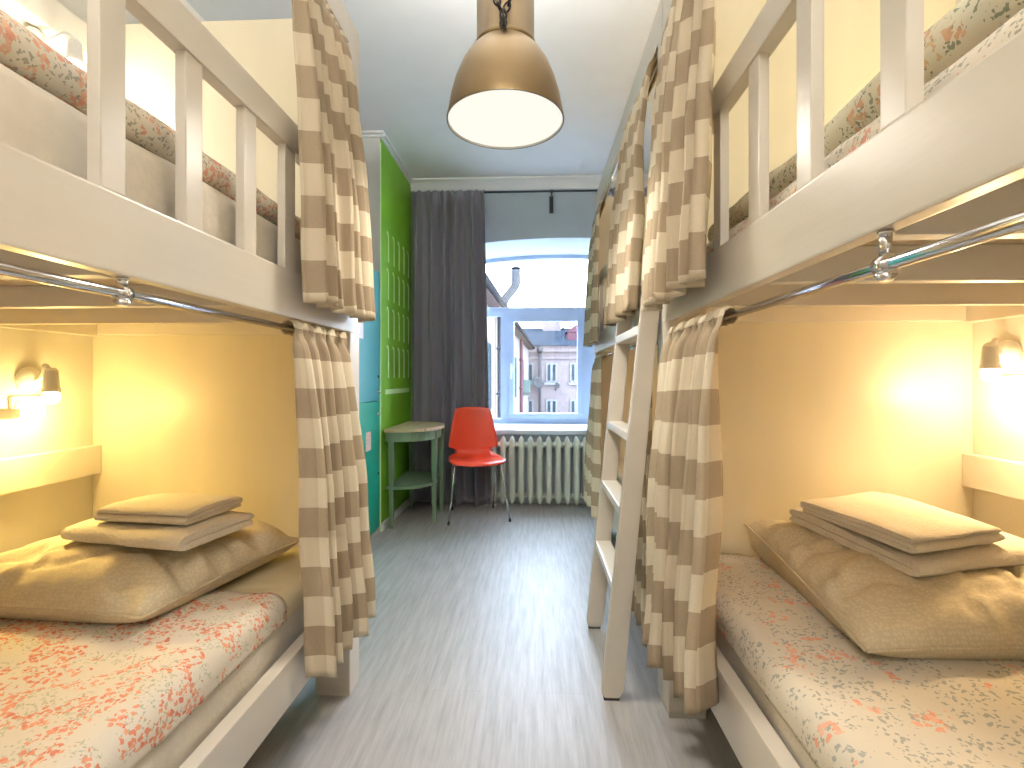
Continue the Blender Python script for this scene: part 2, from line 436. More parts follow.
# ------------------------------------------------------------------ bunk beds
def bunk(label, X, wall, d, y0, yp0, yp1, zb0, zb1, zr0, zr1, ztr0, ztr1, deck, slats, balus, pan, beamz, near_post=None, group='white wooden bunk beds', gr=None, ledges=True):
    W = 'white_paint'
    t = thing('bunk_bed', label, 'bunk bed', ((X+wall)/2, (y0+yp1)/2, 0), group)
    bxo('post', W, t, X, X+d*.122, yp0, yp1, .018, beamz[1], bev=.006)
    bxo('post_foot', 'light_base' if d > 0 else W, t, X+d*.002, X+d*.12, yp0+.002, yp1-.002, 0, .018, bev=0)
    q = near_post if near_post is not None else y0
    bxo('post', W, t, X, X+d*.122, q, q+.07, 0, beamz[1], bev=.006)
    bxo('side_board', W, t, X-d*.0015, X+d*.027, y0, yp1+.002, zb0, zb1, bev=.004)
    bxo('side_rail', W, t, X+d*.001, X+d*.036, y0, yp0, zr0, zr1, bev=.004)
    g0 = gr if gr is not None else y0
    bxo('guard_rail', W, t, X+d*.003, X+d*.037, g0, yp0, ztr0, ztr1, bev=.005)
    for y, w, long in balus:
        if long: bxo('baluster', W, t, X-d*.0, X+d*.021, y, y+w, zb1-.001, beamz[0]+.001, bev=.003)
        else: bxo('baluster', W, t, X+d*.008, X+d*.029, y, y+w, zb1-.001, ztr0+.01, bev=.003)
    bxo('end_panel', 'panel_paint', t, X+d*.123, wall-d*.001, pan, pan+.018, .12, 2.404 if d < 0 else 2.42, bev=0)
    bxo('curtain_board', W, t, X+d*.001, X+d*.03, y0, yp1, beamz[0], beamz[1], bev=.004)
    bxo('deck', 'raw_slat', t, X+d*.028, wall-d*.002, y0+.01, pan-.002, deck, deck+.014, bev=0)
    for y in slats: bxo('slat', 'ledge_paint', t, X+d*.0285, wall-d*.045, y, y+.028, zb0-.002, deck-.001, bev=.003)
    bxo('ledger', 'ledge_paint', t, X+d*.123, wall-d*.045, pan-.03, pan-.001, zb0-.002, deck-.001, bev=.003)
    bxo('ledger', 'ledge_paint', t, wall-d*.044, wall-d*.001, y0+.01, pan-.001, zb0-.006, deck-.001, bev=.003)
    bxo('lower_deck', 'raw_slat', t, X+d*.037, wall-d*.002, y0+.01, pan-.002, zr0+.045, zr0+.065, bev=0)
    if ledges:
        bxo('wall_ledge', 'ledge_paint', t, wall-d*.036, wall-d*.001, y0+.01, pan-.001, .752, .858, bev=.004)
        bxo('wall_ledge', 'ledge_paint', t, wall-d*.055, wall-d*.001, y0+.01, pan-.001, beamz[0]-.02, beamz[1]-.01, bev=.004)
    return t
bunk('white wooden bunk bed filling the left side of the room', XL, WL, -1, -.40, 1.705, 1.80, 1.262, 1.385, .243, .362, 1.712, 1.79, 1.308,
     [.10, .42, .74, 1.061, 1.383], [(.709, .047, True), (.901, .048, False), (1.090, .048, False), (1.272, .055, False), (.28, .048, True)], 1.77, (2.265, 2.36), gr=.72)
bunk('white wooden bunk bed filling the near right side of the room', XR, WR, 1, -.40, 1.643, 1.715, 1.288, 1.41, .286, .415, 1.742, 1.812, 1.355,
     [.03, .35, .667, .982, 1.297], [(.603, .045, True), (.804, .045, True), (1.006, .048, False), (1.21, .045, False), (1.41, .045, False)], 1.695, (2.285, 2.41), gr=.81)
bunk('white wooden bunk bed farther down the right side, with the ladder leaning on it', XR, WR, 1, 1.72, 3.60, 3.68, 1.288, 1.41, .286, .415, 1.742, 1.812, 1.355,
     [2.05, 2.4, 2.75, 3.1, 3.4], [(2.45, .045, True), (2.62, .045, False), (2.82, .045, False), (3.02, .045, False), (3.22, .045, False), (3.42, .045, False)], 3.66, (2.285, 2.41), gr=2.45)

# curtain rods
def rod(label, x, z, y0, y1, brk, ztop, mat='chrome', r=.0085):
    t = thing('curtain_rod', label, 'curtain rod', (x, (y0+y1)/2, z), 'curtain rods of the bunks')
    bm = B(); tube(bm, [(x, y0, z), (x, y1, z)], r, 14); obj('tube', bm, mat, t)
    for y in brk:
        bm = B(); tube(bm, [(x, y, ztop-.001), (x, y, z+.012)], .0075, 12)
        tube(bm, [(x, y-.009, z), (x, y+.009, z)], .0135, 16); tube(bm, [(x, y, z-.020), (x, y, z-.012)], [.007, .013], 12)
        tube(bm, [(x, y, ztop-.005), (x, y, ztop-.001)], .0095, 12)
        obj('bracket', bm, 'chrome', t)
    return t
RZL, RZR = 1.236, 1.244
rod('chrome rod under the left upper berth, carrying a gathered checked curtain', XL-.015, RZL, -.38, 1.70, [.766, .0], 1.262)
rod('chrome rod with a bluish sheen under the near right upper berth', XR+.012, RZR, -.38, 1.64, [.655, -.1], 1.288)
rod('rod under the far right upper berth, near the window', XR+.012, RZR, 1.80, 3.59, [2.75], 1.288)
rod('rod below the top board of the left bunk, behind the high curtain', XL-.015, 2.24, -.38, 1.70, [.2], 2.2655)
rod('rod below the top board of the near right bunk', XR+.015, 2.255, -.38, 1.64, [.3], 2.2855)
rod('rod below the top board of the far right bunk', XR+.015, 2.255, 1.80, 3.59, [2.9], 2.2855)

# ------------------------------------------------------------------ curtains
def curtain(name, label, mat, org, along, out, z1, z0, t0, t1, b0, b1, nf, amp, drift, width, seed, group, rodr=.014, head=.03, dpow=.6, ampt=.42, cat='curtain', zfn=None, rows=46, cpf=12):
    """along / out unit vectors; s runs along, hangs from rod at org height z1 down to z0; drift = outward offset at bottom"""
    rnd = random.Random(seed)
    A = Vector(along); O = Vector(out); org = Vector(org)
    cols = nf*cpf
    ph = [rnd.uniform(-.35, .35) for _ in range(nf+2)]; am = [rnd.uniform(.55, 1.2) for _ in range(nf+2)]
    bm = B(); uvl = bm.loops.layers.uv.new('UVMap')
    grid = []; uvs = []
    def lerp(a, b, t): return a+(b-a)*t
    zr = z1
    rowsL = []
    # pocket around the rod: from back bottom over the top to the front
    for k in range(7):
        a = -PI*.35 + k/6*(PI*1.35)      # angle
        rowsL.append(('p', a))
    for k in range(rows+1): rowsL.append(('d', k/rows))
    vlen = 0; H = z1 - z0
    for kind, q in rowsL:
        row = []; ru = []
        for c in range(cols+1):
            s = c/cols; fi = s*nf; i = int(min(fi, nf-1)); fr = fi-i
            A_ = am[i]*(1-fr)+am[i+1]*fr; P_ = ph[i]*(1-fr)+ph[i+1]*fr
            phase = 2*PI*(fi + P_)
            w = math.sin(phase) + .28*math.sin(2.3*phase+seed)
            ruf = .35*math.sin(3.1*phase+1) + .65*math.sin(phase*1.9+seed)
            if kind == 'p':
                y = lerp(t0, t1, s) + .004*math.cos(phase*2)
                rr = rodr*(1+.45*ruf) + .003
                o = -math.cos(q)*rr*1.0; zz = zr + math.sin(q)*rr*1.05 + .004*ruf
                if k == 0: pass
                v = -(.03)*(1-(q+PI*.35)/(PI*1.35))
            else:
                t = q
                e = t**.55
                y = lerp(lerp(t0, b0, t**.8), lerp(t1, b1, t**.8), s)
                y += math.cos(phase)*amp*.35*e
                f = lerp(ampt, 1.0, min(1, t*2.2)**.7) * (1 + .35*t)
                o = rodr + w*amp*A_*f + drift*min(1, t**dpow)
                o += .010*noise.noise(Vector((s*5+seed, t*4, seed*.3)))*min(1, t*4)
                if t < .05: o = lerp(rodr*(1+.45*ruf)+.003, o, t/.05)
                zb = z0 + (zfn(s) if zfn else 0)
                zz = lerp(zr - 0.0, zb, t) + .004*math.sin(phase*.7+seed)*t
                v = H*t
            row.append(bm.verts.new(org + A*y + O*o + Vector((0, 0, zz))))
            ru.append((s*width, -v))
        grid.append(row); uvs.append(ru)
    mid = grid[7+rows//2]; acc = [0]
    for c in range(cols): acc.append(acc[-1]+(mid[c+1].co-mid[c].co).length)
    for ru in uvs:
        for c in range(cols+1): ru[c] = (acc[c]*1.12+seed*.037, ru[c][1])
    for j in range(len(grid)-1):
        for c in range(cols):
            f = bm.faces.new((grid[j][c], grid[j][c+1], grid[j+1][c+1], grid[j+1][c])); f.smooth = True
            for lp, (jj, cc) in zip(f.loops, ((j, c), (j, c+1), (j+1, c+1), (j+1, c))): lp[uvl].uv = uvs[jj][cc]
    o_ = obj(name, bm, mat, label=label, cat=cat, group=group, recalc=True)
    mod_solid(o_, .0022)
    return o_
GG = 'beige and cream checked bunk curtains'
# org x is the rod plane; 'out' points to the aisle
curtain('checked_curtain', 'beige and cream checked curtain gathered at the far end of the lower left berth', 'gingham', (XL-.015, 0, 0), (0, 1, 0), (1, 0, 0),
        RZL, .262, 1.30, 1.67, 1.315, 1.745, 5, .027, .058, 1.45, 3, GG, dpow=.55, zfn=lambda s: .03-.10*s*(1-s)+.01*s)
curtain('checked_curtain', 'beige and cream checked curtain hanging high on the left down to the upper berth board', 'gingham', (XL-.015, 0, 0), (0, 1, 0), (1, 0, 0),
        2.24, 1.302, 1.245, 1.665, 1.255, 1.745, 6, .027, .064, 1.5, 11, GG, dpow=.5)
curtain('checked_curtain', 'checked curtain at the far end of the near lower right berth, beside the ladder', 'gingham', (XR+.012, 0, 0), (0, 1, 0), (-1, 0, 0),
        RZR, .355, 1.155, 1.63, 1.12, 1.61, 5, .030, .055, 1.45, 5, GG, dpow=.5, zfn=lambda s: .0-.10*s)
curtain('checked_curtain', 'checked curtain hanging high on the near right bunk over its guard rail', 'gingham', (XR+.015, 0, 0), (0, 1, 0), (-1, 0, 0),
        2.255, 1.325, 1.135, 1.625, 1.095, 1.66, 6, .027, .066, 1.5, 17, GG, dpow=.45)
curtain('checked_curtain', 'golden-lit checked curtain hanging high over the top of the ladder', 'gingham', (XR+.015, 0, 0), (0, 1, 0), (-1, 0, 0),
        2.255, 1.345, 1.79, 2.24, 1.735, 2.36, 5, .028, .088, 1.5, 23, GG, dpow=.45)
curtain('checked_curtain', 'checked curtain at the window end of the far right upper berth', 'gingham', (XR+.015, 0, 0), (0, 1, 0), (-1, 0, 0),
        2.255, 1.335, 3.30, 3.60, 3.05, 3.69, 5, .020, .055, 1.2, 29, GG, dpow=.5)
curtain('checked_curtain', 'checked curtain at the window end of the far right lower berth, beside the radiator', 'gingham', (XR+.012, 0, 0), (0, 1, 0), (-1, 0, 0),
        RZR, .26, 3.22, 3.59, 2.98, 3.70, 5, .021, .060, 1.2, 31, GG, dpow=.5)
curtain('checked_curtain', 'checked curtain behind the ladder on the far right lower berth', 'gingham', (XR+.012, 0, 0), (0, 1, 0), (-1, 0, 0),
        RZR, .165, 1.82, 2.06, 1.76, 2.05, 4, .016, .022, 1.3, 37, GG, dpow=.5)
# window curtains
wr = thing('window_curtain_rod', 'thin dark curtain rod running across the far wall above the window', 'curtain rod', (.1, YB-.085, 2.735))
bm = B(); tube(bm, [(GW+.02, YB-.085, 2.735), (WR-.02, YB-.085, 2.735)], .009, 12); obj('tube', bm, 'rod_dark', wr)
for x in (-1.07, .145, 1.35):
    bm = B(); box(bm, x-.017, x+.017, YB-.012, YB-.001, 2.57, 2.72, .002); tube(bm, [(x, YB-.004, 2.71), (x, YB-.085, 2.722)], .006, 8); tube(bm, [(x-.012, YB-.085, 2.735), (x+.012, YB-.085, 2.735)], .014, 12)
    obj('bracket', bm, 'rod_dark', wr)
GC = 'plain grey window curtains'
curtain('window_curtain', 'plain dark grey curtain drawn to the left of the window behind the red chair', 'grey_curtain', (0, YB-.085, 0), (1, 0, 0), (0, -1, 0),
        2.735, .045, -1.085, -.445, -1.09, -.39, 5, .050, .045, 1.6, 41, GC, ampt=.75, rows=40, cpf=14, zfn=lambda s: -.05*s)
curtain('window_curtain', 'dark grey window curtain on the right, its gathered top showing over the far bunk', 'grey_curtain', (0, YB-.085, 0), (1, 0, 0), (0, -1, 0),
        2.735, .10, .66, 1.30, .70, 1.34, 8, .032, .02, 1.6, 43, GC, ampt=.55, rows=30, cpf=14)

# ------------------------------------------------------------------ ladder
lad = thing('ladder', 'cream wooden ladder leaning on the far right bunk', 'ladder', (.30, 1.97, 0))
def xlad(z): return .262 + (z/1.34)*.132
for y, b0 in ((1.722, 0), (2.215, 0)):
    bm = B()
    pts = []
    w = .037; w2 = .030
    zt_ = 1.70
    a = math.atan2(.132, 1.34)
    poly = [(xlad(0)-w+.012, .0), (xlad(0)+w-.012, 0), (xlad(0.03)+w, .025), (xlad(zt_)+w2, zt_), (xlad(zt_)-w2+.02, zt_+.02), (xlad(zt_)-w2, zt_), (xlad(.03)-w, .025)]
    prism(bm, poly, y, y+.028, 'y')
    es = [e for e in bm.edges]
    bmesh.ops.bevel(bm, geom=es, offset=.004, segments=2, affect='EDGES')
    bmesh.ops.translate(bm, vec=(0, 0, .006), verts=bm.verts)
    s_ = obj('stringer', bm, 'white_paint', lad)
    bm = B(); box(bm, xlad(0)-.026, xlad(0)+.026, y+.002, y+.026, 0, .007); obj('foot_pad', bm, 'rubber', s_)
for z in (.375, .64, .90, 1.27):
    bm = B(); x = xlad(z)
    box(bm, x-.033, x+.033, 1.751, 2.214, z-.016, z+.016, .005); obj('rung', bm, 'rung_paint', lad)

# ------------------------------------------------------------------ bedding
def slab_soft(name, label, cat, mat, x0, x1, y0, y1, z0, z1, r, amp, seed, group=None, nx=26, ny=50, nfreq=5):
    """closed soft block with rounded edges and gentle lumps"""
    bm = B(); nz = 8
    x0, x1 = min(x0, x1), max(x0, x1)
    prof = []
    h = z1-z0
    # cross-section ring in x-z (rounded rectangle), swept along y with shrinking ends
    ring = []
    def rr(cx, cz, a0, a1, n=5):
        for k in range(n+1):
            a = a0+(a1-a0)*k/n; ring.append((cx+r*math.cos(a), cz+r*math.sin(a)))
    r = min(r, h/2-.002)
    for k in range(nx): ring.append((x0+r+(x1-x0-2*r)*k/nx, z0))
    rr(x1-r, z0+r, -PI/2, 0); rr(x1-r, z1-r, 0, PI/2)
    for k in range(1, nx): ring.append((x1-r-(x1-x0-2*r)*k/nx, z1))
    rr(x0+r, z1-r, PI/2, PI); rr(x0+r, z0+r, PI, 3*PI/2)
    ys = [(y0, .0), (y0+r*.15, .55), (y0+r*.5, .87)] + [(y0+r+(y1-y0-2*r)*k/ny, 1) for k in range(ny+1)] + [(y1-r*.5, .87), (y1-r*.15, .55), (y1, 0)]
    rows = []; zc = (z0+z1)/2; xc = (x0+x1)/2
    for y, q in ys:
        row = []
        ins = r*(1-q)
        for x, z in ring:
            xx = xc+(x-xc)*(1-ins/((x1-x0)/2)); zz = zc+(z-zc)*(1-ins/(h/2)*.98)
            n = noise.noise(Vector((xx*nfreq+seed, y*nfreq, zz*nfreq)))+.5*noise.noise(Vector((xx*nfreq*2.7+seed, y*nfreq*2.7, 3)))
            up = max(0, (z-zc)/(h/2)); side = 1 if x > xc else -1
            edge = abs((x-xc)/((x1-x0)/2))**6
            row.append(bm.verts.new((xx+side*edge*n*amp*.8, y, zz+up*n*amp)))
        rows.append(row)
    m = len(ring)
    for a, b_ in zip(rows, rows[1:]):
        for k in range(m):
            f = bm.faces.new((a[k], a[(k+1) % m], b_[(k+1) % m], b_[k])); f.smooth = True
    bm.faces.new(rows[0][::-1]); bm.faces.new(rows[-1])
    return obj(name, bm, mat, label=label, cat=cat, group=group)
# left lower
GM = 'bunk mattresses'
slab_soft('mattress', 'cream mattress of the lower left berth under the red-flowered duvet', 'mattress', 'mattress_cream', XL-.048, WL+.095, -.36, 1.755, .312, .482, .035, .004, 1, GM)
slab_soft('mattress', 'beige mattress of the near lower right berth, its striped side above the bed rail', 'mattress', 'mattress_tick', XR+.048, WR-.095, -.36, 1.675, .355, .49, .035, .004, 2, GM)
slab_soft('mattress', 'cream mattress of the upper left berth, seen between the balusters', 'mattress', 'mattress_cream', XL-.048, WL+.07, -.36, 1.66, 1.324, 1.524, .035, .004, 3, GM)
slab_soft('mattress', 'flower-covered mattress of the near upper right berth, its red blooms showing above the board', 'mattress', 'floral_upper', XR+.045, WR-.07, -.36, 1.58, 1.372, 1.486, .04, .006, 4, GM)
slab_soft('mattress', 'mattress of the far upper right berth, hidden behind the checked curtains', 'mattress', 'mattress_cream', XR+.05, WR-.07, 1.81, 3.57, 1.372, 1.50, .035, .004, 5, GM, ny=20)
slab_soft('mattress', 'mattress of the far lower right berth behind the ladder', 'mattress', 'mattress_cream', XR+.05, WR-.095, 1.81, 3.59, .355, .49, .035, .004, 6, GM, ny=20)
def duvet(name, label, mat, xe, xw, y0, y1, zt, hang, thick, seed, group, endslope=0.0, amp=.010, fold=.0):
    """cloth draped over the aisle edge: xe = aisle edge, xw = wall side"""
    bm = B(); d = 1 if xw > xe else -1; r = .045
    sec = []
    for k in range(5): sec.append((xe-d*.006, zt-r-hang*(1-k/4), 0))
    for k in range(1, 7):
        a = PI/2*k/6; sec.append((xe-d*.006+d*r*(1-math.cos(a)), zt-r+r*math.sin(a), .5))
    n = 34
    for k in range(1, n+1):
        t = k/n; sec.append((xe+d*r+(xw-xe-d*r)*t, zt + .012*math.sin(PI*t), 1))
    ny = 90; rows = []
    for j in range(ny+1):
        v = j/ny; row = []
        for x, z, w in sec:
            yend = y1 + endslope*abs(x-xe)
            y = y0+(yend-y0)*v
            nn = noise.noise(Vector((x*4+seed, y*3.2, 0))) + .5*noise.noise(Vector((x*9+seed, y*8, 1)))
            cr = abs(noise.noise(Vector((x*3.5+seed, y*6, 7))))
            zz = z + (nn*amp - max(0, .12-cr)*.06)*(.4+.6*w)
            xx = x - d*(nn*amp*.7)*(1-w)
            if v > .97: zz -= (v-.97)/.03*thick*.5*(1 if w == 1 else .3)
            row.append(bm.verts.new((xx, y, zz)))
        rows.append(row)
    for a, b_ in zip(rows, rows[1:]):
        for k in range(len(sec)-1):
            f = bm.faces.new((a[k], a[k+1], b_[k+1], b_[k])); f.smooth = True
    o = obj(name, bm, mat, label=label, cat='duvet', group=group)
    bmn = o.data
    m = o.modifiers.new('t', 'SOLIDIFY'); m.thickness = thick; m.offset = -1 if d < 0 else -1
    return o
GD = 'flower-patterned duvets'
duvet('duvet', 'cream duvet with dense small red flowers spread on the lower left berth', 'floral_red', XL-.047, WL+.10, -.37, 1.345, .518, .035, .012, 1.3, GD, endslope=-.10)
duvet('duvet', 'cream duvet with grey leaves and sparse coral flowers spread on the near lower right berth', 'floral_grey', XR+.046, WR-.10, -.37, 1.672, .527, .030, .012, 5.1, GD)
duvet('fitted_sheet', 'plain olive-beige sheet showing at the head of the lower left berth under the pillow', 'sheet_olive', XL-.051, WL+.098, 1.15, 1.757, .497, .012, .006, 8.3, None, amp=.006)['category'] = 'sheet'
slab_soft('duvet', 'flower-patterned duvet lying on the cream mattress of the upper left berth', 'duvet', 'floral_upper', XL-.055, WL+.08, -.36, 1.62, 1.526, 1.592, .033, .006, 12, GD, nfreq=6)
slab_soft('duvet', 'dark-leaved flower-patterned duvet on top of the near upper right berth', 'duvet', 'floral_green', XR+.075, WR-.08, -.36, 1.53, 1.490, 1.565, .036, .008, 14, GD, nfreq=6)
slab_soft('duvet', 'duvet of the far lower right berth, glimpsed behind the ladder', 'duvet', 'floral_grey', XR+.06, WR-.10, 1.82, 3.55, .492, .535, .02, .005, 15, GD, ny=20)
slab_soft('duvet', 'duvet of the far upper right berth, behind the checked curtains', 'duvet', 'floral_green', XR+.06, WR-.09, 1.82, 3.5, 1.503, 1.55, .02, .005, 16, GD, ny=20)

def pillow(label, corners, zbase, hgt, seed, lean, group, ridge=0.0):
    """corners: 4 xy points (u-,v-),(u+,v-),(u+,v+),(u-,v+); lean(x,y) adds height"""
    n = 44; top = []; bot = []
    bm = B()
    P = [Vector((c[0], c[1], 0)) for c in corners]
    def pos(u, v):
        # slight inward bow of the edges gives pointed corners
        b = .045
        uu = u*(1-b*(1-v*v)*0 - b*(1-abs(v)**2)*abs(u)**3*1.0); vv = v*(1-b*(1-u*u)*abs(v)**3)
        a, c_ = (uu+1)/2, (vv+1)/2
        return P[0]*(1-a)*(1-c_)+P[1]*a*(1-c_)+P[2]*a*c_+P[3]*(1-a)*c_
    for i in range(n+1):
        rt = []; rb = []
        for j in range(n+1):
            u = -1+2*i/n; v = -1+2*j/n
            p = pos(u, v)
            f = max(0, (1-abs(u)**2.6))**.55*max(0, (1-abs(v)**2.6))**.55
            # creases running in from the edges
            e = 1-f
            rad = math.atan2(v, u)
            wr = noise.noise(Vector((rad*5.5+seed, 0, 0)))*.030*min(1, 4*f)*e*2.2
            wr += noise.noise(Vector((p.x*9+seed, p.y*9, 2)))*.010*f**.5
            cz = abs(noise.noise(Vector((p.x*5+p.y*4+seed*2, p.y*7-p.x*3, 5))))
            wr -= max(0, .12-cz)*.16*f**.4
            base = lean(p.x, p.y)
            zt_ = zbase+base*.75+.034+hgt*f**.85+wr
            zb_ = zbase+.034*(1-min(1, f*2.5))**1.5
            if i in (0, n) or j in (0, n):
                vtx = bm.verts.new((p.x, p.y, zbase+base*.75+.034)); rt.append(vtx); rb.append(vtx)
            else:
                rt.append(bm.verts.new((p.x, p.y, zt_))); rb.append(bm.verts.new((p.x, p.y, min(zb_, zt_-.004))))
        top.append(rt); bot.append(rb)
    for i in range(n):
        for j in range(n):
            f = bm.faces.new((top[i][j], top[i+1][j], top[i+1][j+1], top[i][j+1])); f.smooth = True
            q = (bot[i][j+1], bot[i+1][j+1], bot[i+1][j], bot[i][j])
            if len(set(q)) == 4 and set(q) != {top[i][j], top[i+1][j], top[i+1][j+1], top[i][j+1]}:
                try: f = bm.faces.new(q); f.smooth = True
                except ValueError: pass
    ring = [top[i][0].co.copy() for i in range(n)] + [top[n][j].co.copy() for j in range(n)] + [top[i][n].co.copy() for i in range(n, 0, -1)] + [top[0][j].co.copy() for j in range(n, 0, -1)]
    o = obj('pillow', bm, 'pillow_cloth', label=label, cat='pillow', group=group)
    bm = B(); tube(bm, ring+[ring[0]], .0035, 6, cap=False); obj('piping', bm, 'pillow_cloth', o)
    return o
GP = 'beige pillows on the lower berths'
pillow('plump beige pillow on the lower left berth carrying two folded towels', [(-1.50, 1.12), (-.885, 1.085), (-.775, 1.64), (-1.45, 1.73)], .528, .105, 2.2,
       lambda x, y: .035*max(0, (y-1.35)/.4)**1.2*max(0, min(1, (-.75-x)/.3)), GP)
pillow('broad beige pillow on the near lower right berth carrying two folded towels', [(.645, 1.005), (1.32, 1.03), (1.29, 1.655), (.685, 1.665)], .535, .095, 6.4,
       lambda x, y: .075*max(0, (y-1.05)/.6)**1.3, GP)

def towel(label, cx, cy, z, L, W, H, ang, layers, seed, group, tilt=(0, 0)):
    """folded towel: layered cloth with the rounded fold on the +u side, open edges to -u"""
    bm = B()
    t = H/layers
    # serpentine centre line in (u, h)
    path = []
    for k in range(layers):
        h = t*(k+.5); a, b_ = (-W/2, W/2) if k % 2 == 0 else (W/2, -W/2)
        a2 = a*(1-.02*k); 
        for q in range(9): path.append((a+(b_-a)*q/8*1.0, h))
        if k < layers-1:
            sgn = 1 if k % 2 == 0 else -1
            for q in (1, 2, 3):
                an = -PI/2+PI*q/4; path.append((b_+sgn*t*.5*math.cos(an), h+t*.5+t*.5*math.sin(an)))
    n = len(path); th = t*.44
    # offset both sides
    up = []; dn = []
    for i in range(n):
        p = path[max(i-1, 0)]; q = path[min(i+1, n-1)]
        dx, dh = q[0]-p[0], q[1]-p[1]; l = math.hypot(dx, dh) or 1
        nx_, nh = -dh/l, dx/l
        up.append((path[i][0]+nx_*th, path[i][1]+nh*th)); dn.append((path[i][0]-nx_*th, path[i][1]-nh*th))
    def cap(i, sgn):
        p = path[i]; r = []
        return [(p[0]+sgn*th*.8, p[1])]
    s0 = 1 if path[1][0] > path[0][0] else -1; s1 = 1 if path[-1][0] > path[-2][0] else -1
    ring = dn + [(path[-1][0]+s1*th*.8, path[-1][1])] + up[::-1] + [(path[0][0]-s0*th*.8, path[0][1])]
    M = 22; rows = []
    ca, sa = math.cos(ang), math.sin(ang)
    for j in range(M+1):
        v = -1+2*j/M; row = []
        ed = 1-abs(v)**14
        for u, h in ring:
            l = v*L/2
            q = noise.noise(Vector((u*14+seed, l*14, h*30)))*.004 + noise.noise(Vector((u*5+seed, l*5, 1)))*.006
            hh = h + q*(h/H) - .006*(h/H)*(abs(u)/(W/2))**4 - .004*(h/H)*abs(v)**8
            uu = u*(1-.02*abs(v)**8)+.005*noise.noise(Vector((l*9, seed, h*40)))
            ll = l + .006*noise.noise(Vector((h*90, seed, u*4)))
            row.append(bm.verts.new((cx+uu*ca-ll*sa, cy+uu*sa+ll*ca, z+hh+tilt[0]*(uu*ca-ll*sa)+tilt[1]*(uu*sa+ll*ca))))
        rows.append(row)
    m = len(ring)
    for a, b_ in zip(rows, rows[1:]):
        for k in range(m):
            f = bm.faces.new((a[k], a[(k+1) % m], b_[(k+1) % m], b_[k])); f.smooth = True
    for cf in (bm.faces.new(rows[0][::-1]), bm.faces.new(rows[-1])):
        for e_ in cf.edges: e_.smooth = False
    return obj('folded_towel', bm, 'terry', label=label, cat='towel', group=group)
GT = 'folded cream towels on the pillows'
towel('larger folded cream towel, lower of the pair on the left pillow', -1.045, 1.365, .668, .385, .235, .046, math.radians(-101), 2, 1, GT)
towel('smaller folded cream towel, upper of the pair on the left pillow', -1.035, 1.385, .716, .275, .20, .040, math.radians(-96), 3, 2, GT)
towel('larger folded cream towel, lower of the pair on the right pillow', .985, 1.385, .672, .39, .36, .046, math.radians(-75), 2, 3, GT, tilt=(0, .07))
towel('smaller folded cream towel, upper of the pair on the right pillow', .935, 1.35, .719, .28, .30, .040, math.radians(-72), 3, 4, GT, tilt=(0, .07))

# ------------------------------------------------------------------ reading lamps and sockets
def read_lamp(label, base, d, bulb, mat, col, watts, beam=3):
    """base: point on the wall; d: direction from the wall into the berth (x); bulb: bulb position"""
    b0 = Vector(base); q = Vector(bulb)
    t = thing('reading_lamp', label, 'lamp', base, 'small white reading lamps of the berths')
    bm = B()
    M = Matrix.Translation(b0) @ Matrix.Rotation(d*PI/2, 4, 'Y')
    lathe(bm, [(.0001, 0), (.042, 0), (.043, .006), (.040, .014), (.030, .022), (.014, .027), (.0001, .028)], 0, 0, 28, M=M)
    obj('base', bm, 'plastic_white', t)
    top = q + Vector((0, -.006, .075))
    p0 = b0+Vector((d*.024, 0, 0))
    pts = []
    for k in range(25):
        u = k/24
        c1 = p0+Vector((d*.05, 0, .0)); c2 = top+Vector((-d*.02, -.01, .04))
        pts.append(p0*(1-u)**3+c1*3*u*(1-u)**2+c2*3*u*u*(1-u)+top*u**3)
    bm = B(); tube(bm, pts, [.0062 if k % 2 else .0082 for k in range(25)], 10); obj('gooseneck', bm, 'plastic_white', t)
    bm = B()
    prof = [(.0001, .082), (.010, .081), (.016, .074)]
    for k in range(8):
        z = .068-k*.006; prof += [(.019+k*.0005, z), (.017+k*.0005, z-.003)]
    prof += [(.0235, .014), (.0255, .004), (.024, .004), (.021, .014), (.014, .06)]
    lathe(bm, [(r, z) for r, z in prof], 0, 0, 26, M=Matrix.Translation(q))
    obj('lamp_head', bm, 'plastic_white', t)
    bm = B(); bmesh.ops.create_uvsphere(bm, u_segments=16, v_segments=10, radius=.0225, matrix=Matrix.Translation(q+Vector((0, 0, -.012))))
    bb = obj('bulb', bm, mat, t, smooth=True)
    l = bpy.data.lights.new('bulb_light', 'POINT'); l.energy = watts; l.color = col; l.shadow_soft_size = .035
    lo = bpy.data.objects.new('bulb_light', l); C.objects.link(lo); lo.parent = t; lo.location = q+Vector((d*.0, 0, -.075))-b0
    sl = bpy.data.lights.new('bulb_beam', 'SPOT'); sl.energy = beam; sl.color = col; sl.shadow_soft_size = .04; sl.spot_size = math.radians(150); sl.spot_blend = 1
    so = bpy.data.objects.new('bulb_beam', sl); C.objects.link(so); so.parent = t; so.location = q+Vector((0, 0, -.045))-b0
    so.rotation_euler = Vector((d*.45, -.45, -.62)).to_track_quat('-Z', 'Y').to_euler()
    return t
read_lamp('white reading lamp on the wall of the lower left berth', (WL, 1.536, 1.097), 1, (WL+.10, 1.514, 1.055), 'bulb_warm', (1, .69, .22), 3.0, 16)
read_lamp('white reading lamp on the wall of the upper left berth, glowing beside the baluster', (WL, 1.56, 2.20), 1, (WL+.12, 1.575, 2.135), 'bulb_white', (1, .93, .74), 4.0, 6)
read_lamp('white reading lamp on the wall of the near lower right berth', (WR, 1.57, 1.175), -1, (WR-.10, 1.52, 1.125), 'bulb_warm', (1, .69, .35), 3.2, 18)
read_lamp('white reading lamp on the wall of the near upper right berth beyond the balusters', (WR, 1.20, 2.15), -1, (WR-.12, 1.18, 2.10), 'bulb_white', (1, .78, .36), 5.0)
